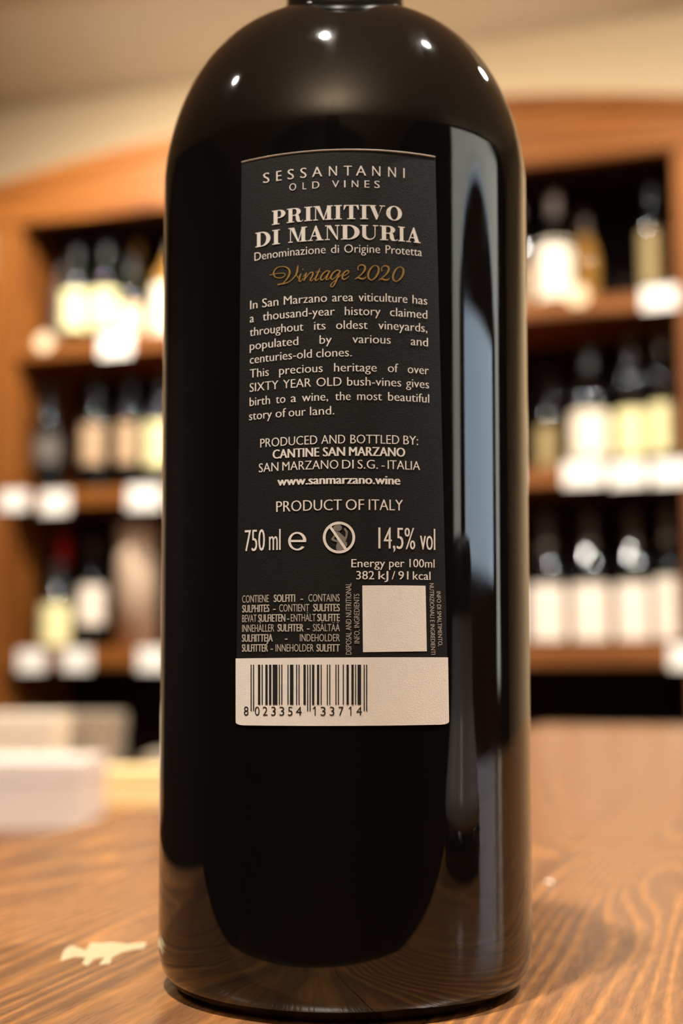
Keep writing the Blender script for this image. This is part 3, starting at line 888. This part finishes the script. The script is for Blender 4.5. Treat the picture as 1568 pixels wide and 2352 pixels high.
S4([(a + 386 - 0, b + 22, c) for a, b, c in Z])
S4([(a + 368, b + 14 + (b - 200) * .02, c) for a, b, c in [(285, 282, 18), (278, 242, 16), (305, 208, 14), (350, 199, 20), (388, 225, 30), (386, 275, 30), (345, 335, 20), (285, 385, 12), (230, 422, 8)]])
S4([(a + 368, b + 18, c) for a, b, c in [(232, 420, 8), (278, 398, 22), (330, 415, 26), (378, 412, 18), (406, 383, 8)]])
ik.done('vintage_lettering', M['ink_gold'])

# ---------------------------------------------------------------- wine shelf unit on the back wall
UF, UB = 2.91, 3.26                # front and back planes
UX0, UX1 = -1.79, -0.122           # opening
def zc(z): return z + CAM_Z
unit = empty('wine_shelf', ((UX0 + UX1) / 2, UB, 0), 'tall chestnut wood wine shelf with an arched top against the tan wall', 'shelf')
unit.location = (0, 0, 0)
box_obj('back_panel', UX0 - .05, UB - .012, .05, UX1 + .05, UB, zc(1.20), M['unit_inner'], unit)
box_obj('side_panel', UX0 - .06, UF + .03, 0, UX0 - .0, UB - .0125, zc(1.20), M['unit_post'], unit, .002)
box_obj('side_panel', UX1 + .0, UF + .03, 0, UX1 + .06, UB - .0125, zc(1.20), M['unit_post'], unit, .002)
box_obj('stile', UX0 - .075, UF, 0, UX0, UF + .0295, zc(1.186), M['unit_post'], unit, .003)
box_obj('stile', UX1, UF, 0, UX1 + .075, UF + .0295, zc(1.186), M['unit_post'], unit, .003)
for zt, zb in ((.862, .818), (.476, .431), (.078, .027)):
    bm = bmesh.new()
    add_box(bm, UX0 + .0005, UF, zc(zb), UX1 - .0005, UF + .028, zc(zt), .004)
    add_box(bm, UX0 + .0005, UF + .0282, zc(zt) - .025, UX1 - .0005, UB - .0125, zc(zt) - .0005)
    link_obj('shelf_board', bm, M['unit_wood'], unit)
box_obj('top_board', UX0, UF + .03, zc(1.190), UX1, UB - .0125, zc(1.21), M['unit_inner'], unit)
# arched cornice
def cornice():
    bm = bmesh.new()
    n = 40; x0, x1 = UX0 - .11, UX1 + .11
    def top(x):
        t = (x - x0) / (x1 - x0)
        return zc(1.290 + .092 * (1 - (2 * t - 1) ** 2))
    rows = []
    for k in range(n + 1):
        x = x0 + (x1 - x0) * k / n
        zt, zb = top(x), zc(1.186)
        sec = [(UF - .0, zb), (UF - .002, zb + .01), (UF - .002, zt - .045), (UF - .014, zt - .03), (UF - .018, zt - .008), (UF - .012, zt), (UF + .0296, zt), (UF + .0296, zb)]
        rows.append([bm.verts.new((x, y, z)) for y, z in sec])
    m_ = len(rows[0])
    for a, b in zip(rows[:-1], rows[1:]):
        for j in range(m_):
            bm.faces.new((a[j], b[j], b[(j + 1) % m_], a[(j + 1) % m_]))
    bm.faces.new(rows[0]); bm.faces.new(rows[-1][::-1])
    bmesh.ops.recalc_face_normals(bm, faces=bm.faces)
    link_obj('arched_cornice', bm, M['unit_wood'], unit)
cornice()
led = box_obj('light_strip', UX0 + .1, UF + .10, zc(1.212), UX1 - .1, UF + .125, zc(1.222), glow('strip_glow', (1.0, .88, .72, 1), COVE * 10), unit)
# lower compartment
box_obj('plinth', UX0 + .001, UF + .01, 0.0, UX1 - .001, UF + .03, .12, M['unit_wood'], unit)
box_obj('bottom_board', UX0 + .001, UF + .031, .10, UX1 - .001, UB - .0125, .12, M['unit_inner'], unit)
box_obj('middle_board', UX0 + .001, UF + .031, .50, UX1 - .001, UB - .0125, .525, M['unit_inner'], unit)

# ---------------------------------------------------------------- bottles on the shelves
S1, S2, S3_ = zc(.8618), zc(.4758), zc(.0778)
def bottle_prof(kind, r, h):
    if kind == 'bordeaux':
        sh = h * .60
        p = [(0, .006), (r * .6, .004), (r * .85, 0), (r * .97, .002), (r, .007)] + [(r, .007 + (sh - .007) * k / 4) for k in range(1, 5)]
        for k in range(1, 9):
            a = k / 8 * math.pi / 2
            p.append((.0145 + (r - .0145) * math.cos(a), sh + h * .13 * math.sin(a)))
        p += [(.0140, h * .80), (.0138, h * .96), (.0150, h * .962), (.0150, h * .995), (.012, h), (0, h)]
    elif kind == 'burgundy':
        sh = h * .48
        p = [(0, .006), (r * .6, .004), (r * .85, 0), (r * .97, .002), (r, .007)] + [(r, .007 + (sh - .007) * k / 4) for k in range(1, 5)]
        for k in range(1, 13):
            t = k / 12
            p.append((.0145 + (r - .0145) * (1 - t) ** 1.0 * (1 + .55 * t * (1 - t) * 2) * 1.0, sh + h * .30 * t))
        p += [(.0140, h * .82), (.0138, h * .96), (.0152, h * .962), (.0152, h * .995), (.012, h), (0, h)]
    else:   # flask
        sh = h * .40
        p = [(0, .004), (r * .85, 0), (r, .007), (r, sh)]
        for k in range(1, 9):
            a = k / 8 * math.pi / 2
            p.append((.012 + (r - .012) * math.cos(a), sh + h * .25 * math.sin(a)))
        p += [(.012, h * .95), (.0145, h * .955), (.0145, h), (0, h)]
    return p
def prof_r(p, z):
    for (r0, z0), (r1, z1) in zip(p[3:], p[4:]):
        if z0 <= z <= z1 and z1 > z0: return r0 + (r1 - r0) * (z - z0) / (z1 - z0)
    return p[4][0]
mesh_cache = {}
def shelf_bottle(name, x, y, z, label_text, group, kind='bordeaux', r=.038, h=.305, glass='glass_black', foil='foil_dark', foil_h=.055, lab='lab_cream', l0=.04, l1=.13, wrap=78, lean=0.0):
    t = empty(name, (x, y, z), label_text, 'bottle', group)
    # face the front of the room
    t.rotation_euler = (0, lean, math.atan2(-x, y) * .5)
    p = bottle_prof(kind, r, h)
    def get(key, build):
        if key not in mesh_cache:
            mesh_cache[key] = build()
            return mesh_cache[key]
        c = mesh_cache[key].copy(); COL.objects.link(c)
        return c
    g = get(('g', kind, r, h, glass), lambda: lathe_obj('glass_body', p, M[glass], None, 40)); g.parent = t
    f = get(('f', kind, r, h, foil, foil_h), lambda: lathe_obj('capsule', [(prof_r(p, z_) + .0006, z_) for z_ in [h - foil_h + q * (h * .958 - h + foil_h) / 4 for q in range(5)]] + [(.0158, h * .960), (.0158, h * .996), (.0125, h + .001), (0, h + .0012)], M[foil], None, 32)); f.parent = t
    if lab:
        def mk():
            bm = bmesh.new(); n = 24; rows = []
            zs = [l0 + (l1 - l0) * q / 6 for q in range(7)]
            for zz in zs:
                rr = prof_r(p, zz) + .0005
                rows.append([bm.verts.new((rr * math.cos(math.radians(-90 - wrap + 2 * wrap * k / n)), rr * math.sin(math.radians(-90 - wrap + 2 * wrap * k / n)), zz)) for k in range(n + 1)])
            for a, b in zip(rows[:-1], rows[1:]):
                for k in range(n): bm.faces.new((a[k], a[k + 1], b[k + 1], b[k]))
            return link_obj('label', bm, M[lab], None, True)
        l = get(('l', kind, r, h, lab, l0, l1, wrap), mk); l.parent = t
    return t
YB = 3.012
G = {k: 'wine bottles on the ' + k for k in ('top shelf', 'middle shelf', 'lower shelf')}
# top shelf, left
shelf_bottle('wine_bottle', -1.752, 3.06, S1 + .0011, 'slim brown bottle leaning beside the left post on the top shelf', G['top shelf'], r=.027, h=.280, glass='foil_brown', foil='foil_brown', lab=None, lean=.04)
shelf_bottle('wine_bottle', -1.672, YB, S1, 'first pale yellow labelled green bottle from the left post, top shelf', G['top shelf'], glass='glass_green', lab='lab_yellow', l0=.050, l1=.155, h=.29)
shelf_bottle('wine_bottle', -1.585, YB, S1, 'second pale yellow labelled green bottle from the left post, top shelf', G['top shelf'], glass='glass_green', lab='lab_yellow', l0=.045, l1=.150, h=.29)
shelf_bottle('wine_bottle', -1.553, 3.125, S1, 'sparkling wine bottle with a bright gold foil neck, top shelf', G['top shelf'], kind='burgundy', r=.044, h=.318, foil='foil_gold', foil_h=.10, lab=None)
shelf_bottle('wine_bottle', -1.505, YB - .01, S1, 'short bottle with a peach label in front of the gold foil neck', G['top shelf'], kind='burgundy', r=.036, h=.235, glass='glass_green', lab='lab_pink', l0=.025, l1=.10)
shelf_bottle('wine_bottle', -1.405, 3.03, S1, 'broad pale gold bottle half hidden by the large bottle, top shelf', G['top shelf'], kind='burgundy', r=.050, h=.30, glass='glass_amber', lab='lab_cream', l0=.02, l1=.15)
# top shelf, right
shelf_bottle('wine_bottle', -0.497, YB + .02, S1, 'bottle with a dusky peach label peeping from behind the large bottle', G['top shelf'], r=.038, h=.29, lab='lab_tan', l0=.03, l1=.12)
shelf_bottle('wine_bottle', -0.404, YB, S1, 'cream labelled round-shouldered bottle, first from the large bottle, top shelf right', G['top shelf'], kind='burgundy', r=.043, h=.295, foil='foil_brown', foil_h=.07, lab='lab_cream', l0=.022, l1=.160)
shelf_bottle('wine_bottle', -0.345, 3.10, S1, 'amber glass bottle behind the cream labelled one, top shelf right', G['top shelf'], kind='burgundy', r=.034, h=.275, glass='glass_amber', foil='foil_brown', foil_h=.07, lab=None)
shelf_bottle('wine_bottle', -0.172, YB, S1, 'dark bottle with an olive label beside the right post, top shelf', G['top shelf'], r=.036, h=.29, lab='lab_olive', l0=.035, l1=.165)
# middle shelf, left
shelf_bottle('wine_bottle', -1.785 + .042, YB, S2, 'dark bottle with a dim grey label beside the left post, middle shelf', G['middle shelf'], lab='lab_grey', l0=.085, l1=.155, h=.31)
shelf_bottle('wine_bottle', -1.607, YB, S2, 'first tan labelled dark bottle from the left, middle shelf', G['middle shelf'], lab='lab_tan', l0=.075, l1=.178, h=.31, wrap=50)
shelf_bottle('wine_bottle', -1.508, YB, S2, 'second tan labelled dark bottle from the left, middle shelf', G['middle shelf'], lab='lab_tan', l0=.072, l1=.175, h=.31, wrap=45)
shelf_bottle('wine_bottle', -1.420, YB, S2, 'pale yellow labelled bottle beside the large bottle, middle shelf left', G['middle shelf'], lab='lab_yellow', l0=.060, l1=.172, h=.31, r=.040)
# middle shelf, right
shelf_bottle('wine_bottle', -0.430, 3.09, S2, 'small tan labelled bottle set back beside the large bottle, middle shelf right', G['middle shelf'], kind='burgundy', r=.036, h=.26, lab='lab_olive', l0=.015, l1=.12)
shelf_bottle('wine_bottle', -0.331, YB, S2, 'white labelled bottle left of the two yellowish labels, middle shelf right', G['middle shelf'], kind='burgundy', foil='foil_dark', foil_h=.07, lab='lab_cream', l0=.028, l1=.135, r=.044, h=.305)
shelf_bottle('wine_bottle', -0.236, YB, S2, 'bottle with brown capsule and yellowish label, second from the right post, middle shelf', G['middle shelf'], foil='foil_brown', foil_h=.06, lab='lab_yellow', l0=.028, l1=.135, r=.0365, h=.318)
# (its neighbour)
shelf_bottle('wine_bottle', -0.161, 2.992, S2, 'yellowish labelled bottle next to the right post, middle shelf', G['middle shelf'], foil='foil_brown', foil_h=.06, lab='lab_yellow', l0=.028, l1=.140, r=.0365, h=.318)
# lower shelf, left
shelf_bottle('wine_bottle', -1.722, 3.075, S3_, 'bottle with a bright red capsule at the back of the lower shelf', G['lower shelf'], foil='foil_red', foil_h=.075, lab=None, h=.295)
shelf_bottle('wine_bottle', -1.690, 2.985, S3_, 'short bottle with a large cream label in front, lower shelf left', G['lower shelf'], kind='burgundy', r=.040, h=.215, glass='glass_green', lab='lab_yellow', l0=.008, l1=.112)
shelf_bottle('wine_bottle', -1.612, 3.03, S3_, 'white labelled bottle with a brown capsule beside the tall tube', G['lower shelf'], foil='foil_brown', foil_h=.05, r=.037, h=.285, lab='lab_white', l0=.062, l1=.160)
# lower shelf, right
ord_ = ['first', 'second', 'third']
for k, x in enumerate((-0.438, -0.340, -0.242)):
    shelf_bottle('wine_bottle', x, YB, S3_, '%s white labelled bottle from the large bottle, lower shelf right' % ord_[k], G['lower shelf'], kind='burgundy', foil='foil_brown', foil_h=.08, lab='lab_white', l0=.010, l1=.136, r=.042, h=.300)
shelf_bottle('wine_bottle', -0.161, 2.985, S3_, 'white labelled bottle against the right post, lower shelf', G['lower shelf'], kind='burgundy', foil='foil_brown', foil_h=.08, lab='lab_white', l0=.010, l1=.145, r=.0365, h=.305)
# beyond the right edge of the picture, seen only as a reflection in the large bottle
cf = empty('carafe', (.150, .262, TZ), 'squat black based carafe with a silvery body, right of the large bottle', 'carafe')
M['silver'] = plain('brushed_silver', srgb(190, 188, 190), .25, metallic=.25, noise=.08, nscale=120)
lathe_obj('base', [(0, .0005), (.046, 0), (.050, .004), (.050, .014), (.048, .0155)], M['glass_black'], cf, 40)
lathe_obj('body', [(.048, .0158), (.0495, .019), (.046, .026), (.036, .044), (.030, .058), (.028, .085)], M['silver'], cf, 40)
lathe_obj('stopper', [(.0285, .0852), (.0285, .105), (.024, .112), (0, .114)], M['foil_dark'], cf, 40)
# tall tube
tb = empty('gift_tube', (-1.486, 3.03, S3_), 'tall pale taupe cylindrical bottle tube on the lower shelf', 'gift tube')
lathe_obj('tube_body', [(0, .001), (.052, .001), (.052, .255), (.0515, .256), (0, .256)], M['taupe'], tb, 48)
lathe_obj('lid', [(.0535, .2565), (.0535, .318), (.051, .320), (0, .320)], M['taupe'], tb, 48)

# ---------------------------------------------------------------- price cards on the shelf edges
cards = [(-1.499, .838, .088, .058, 'top', 'under the gold foil bottle'), (-1.777, .453, .082, .050, 'middle', 'at the left post'), (-1.658, .443, .080, .058, 'middle', 'second from the left post'),
         (-1.411, .446, .090, .060, 'middle', 'beside the large bottle'), (-1.712, .046, .078, .056, 'lower', 'at the left end'), (-1.586, .048, .078, .056, 'lower', 'left of the tall tube'),
         (-1.380, .048, .080, .058, 'lower', 'right of the tall tube'), (-.160, .843, .078, .052, 'top', 'at the right post'), (-.3375, .455, .088, .056, 'middle', 'under the white labelled bottle'),
         (-.2405, .450, .078, .056, 'middle', 'second from the right post'), (-.1475, .449, .082, .056, 'middle', 'at the right post'), (-.137, .048, .054, .052, 'lower', 'at the right post')]
seed = 0
for x, z, w, h, sh, wh in cards:
    bm = bmesh.new()
    add_box(bm, -w / 2, -.0012, -h / 2, w / 2, 0, h / 2, .0004)
    o = link_obj('price_card', bm, M['card'], None, False, (x, UF - .0012, zc(z)))
    seed += 1
    o.rotation_euler = (math.radians(-1.5), math.radians((seed * 37 % 5) - 2) * .6, 0)
    tag(o, 'white price card on the %s shelf edge %s' % (sh, wh), 'price card', 'price cards on the shelf edges')
for x, z, mname, lt in ((-1.702, .861, 'lab_pink', 'small round gold tag hanging in front of the brown bottle'), (-.3405, .864, 'lab_pink', 'small oval cream tag under the amber bottle')):
    bm = bmesh.new()
    bmesh.ops.create_cone(bm, cap_ends=True, segments=28, radius1=.024, radius2=.024, depth=.0016)
    o = link_obj('round_tag', bm, M[mname], None, False, (x, UF - .0030, zc(z)))
    o.rotation_euler = (math.pi / 2, 0, 0)
    tag(o, lt, 'tag')

# ---------------------------------------------------------------- side table with boxes, left behind the tasting table
st = empty('side_table', (-.9, 1.9, 0), 'low brown wooden side table carrying the boxes behind the table edge', 'table')
st.location = (0, 0, 0)
ZS = zc(-.200)
box_obj('table_top', -1.60, 1.46, ZS - .03, -.42, 2.35, ZS, M['unit_wood'], st, .003)
for x in (-1.57, -.50):
    for y in (1.49, 2.27):
        box_obj('leg', x, y, 0, x + .05, y + .05, ZS - .0302, M['unit_post'], st, .002)
box_obj('apron', -1.52, 1.50, ZS - .10, -.50, 1.52, ZS - .0305, M['unit_wood'], st)
M['box_white'] = plain('white_cardboard', srgb(214, 199, 188), .75, noise=.02)
M['box_grey'] = plain('grey_cardboard', srgb(150, 136, 118), .8, noise=.03)
M['box_yellow'] = plain('pale_yellow_cardboard', srgb(246, 218, 156), .75, noise=.03)
M['box_pale'] = plain('pale_beige_cardboard', srgb(222, 206, 184), .75, noise=.02)
def carton(x, y, w, d, h, m, lt, pivot='right', g='boxes on the side table'):
    """x, y is the front corner on the pivot side; the boxes stand a little askew to the table"""
    cw = -w / 2 if pivot == 'right' else w / 2
    c, s_ = math.cos(YAW), math.sin(YAW)
    cx = x + c * cw - s_ * d / 2; cy = y + s_ * cw + c * d / 2
    t = empty('cardboard_box', (cx, cy, ZS), lt, 'box', g, YAW)
    lh = min(.035, h * .3)
    box_obj('tray', -w / 2 + .002, -d / 2 + .002, 0, w / 2 - .002, d / 2 - .002, h - .0015, m, t, .001)
    box_obj('lid', -w / 2, -d / 2, h - lh, w / 2, d / 2, h, m, t, .0012)
    return t
carton(-.860, 1.60, .24, .19, .091, M['box_white'], 'low white box nearest the table edge')
carton(-1.045, 1.85, .27, .13, .146, M['box_pale'], 'taller off-white box behind the low white box')
carton(-1.035, 2.03, .185, .15, .142, M['box_grey'], 'dull grey box behind the off-white box')
carton(-1.000, 1.90, .42, .10, .058, M['box_yellow'], 'flat pale yellow box beside the large bottle', 'left')
carton(-.800, 2.13, .21, .17, .070, M['box_grey'], 'flat grey box behind the pale yellow box')
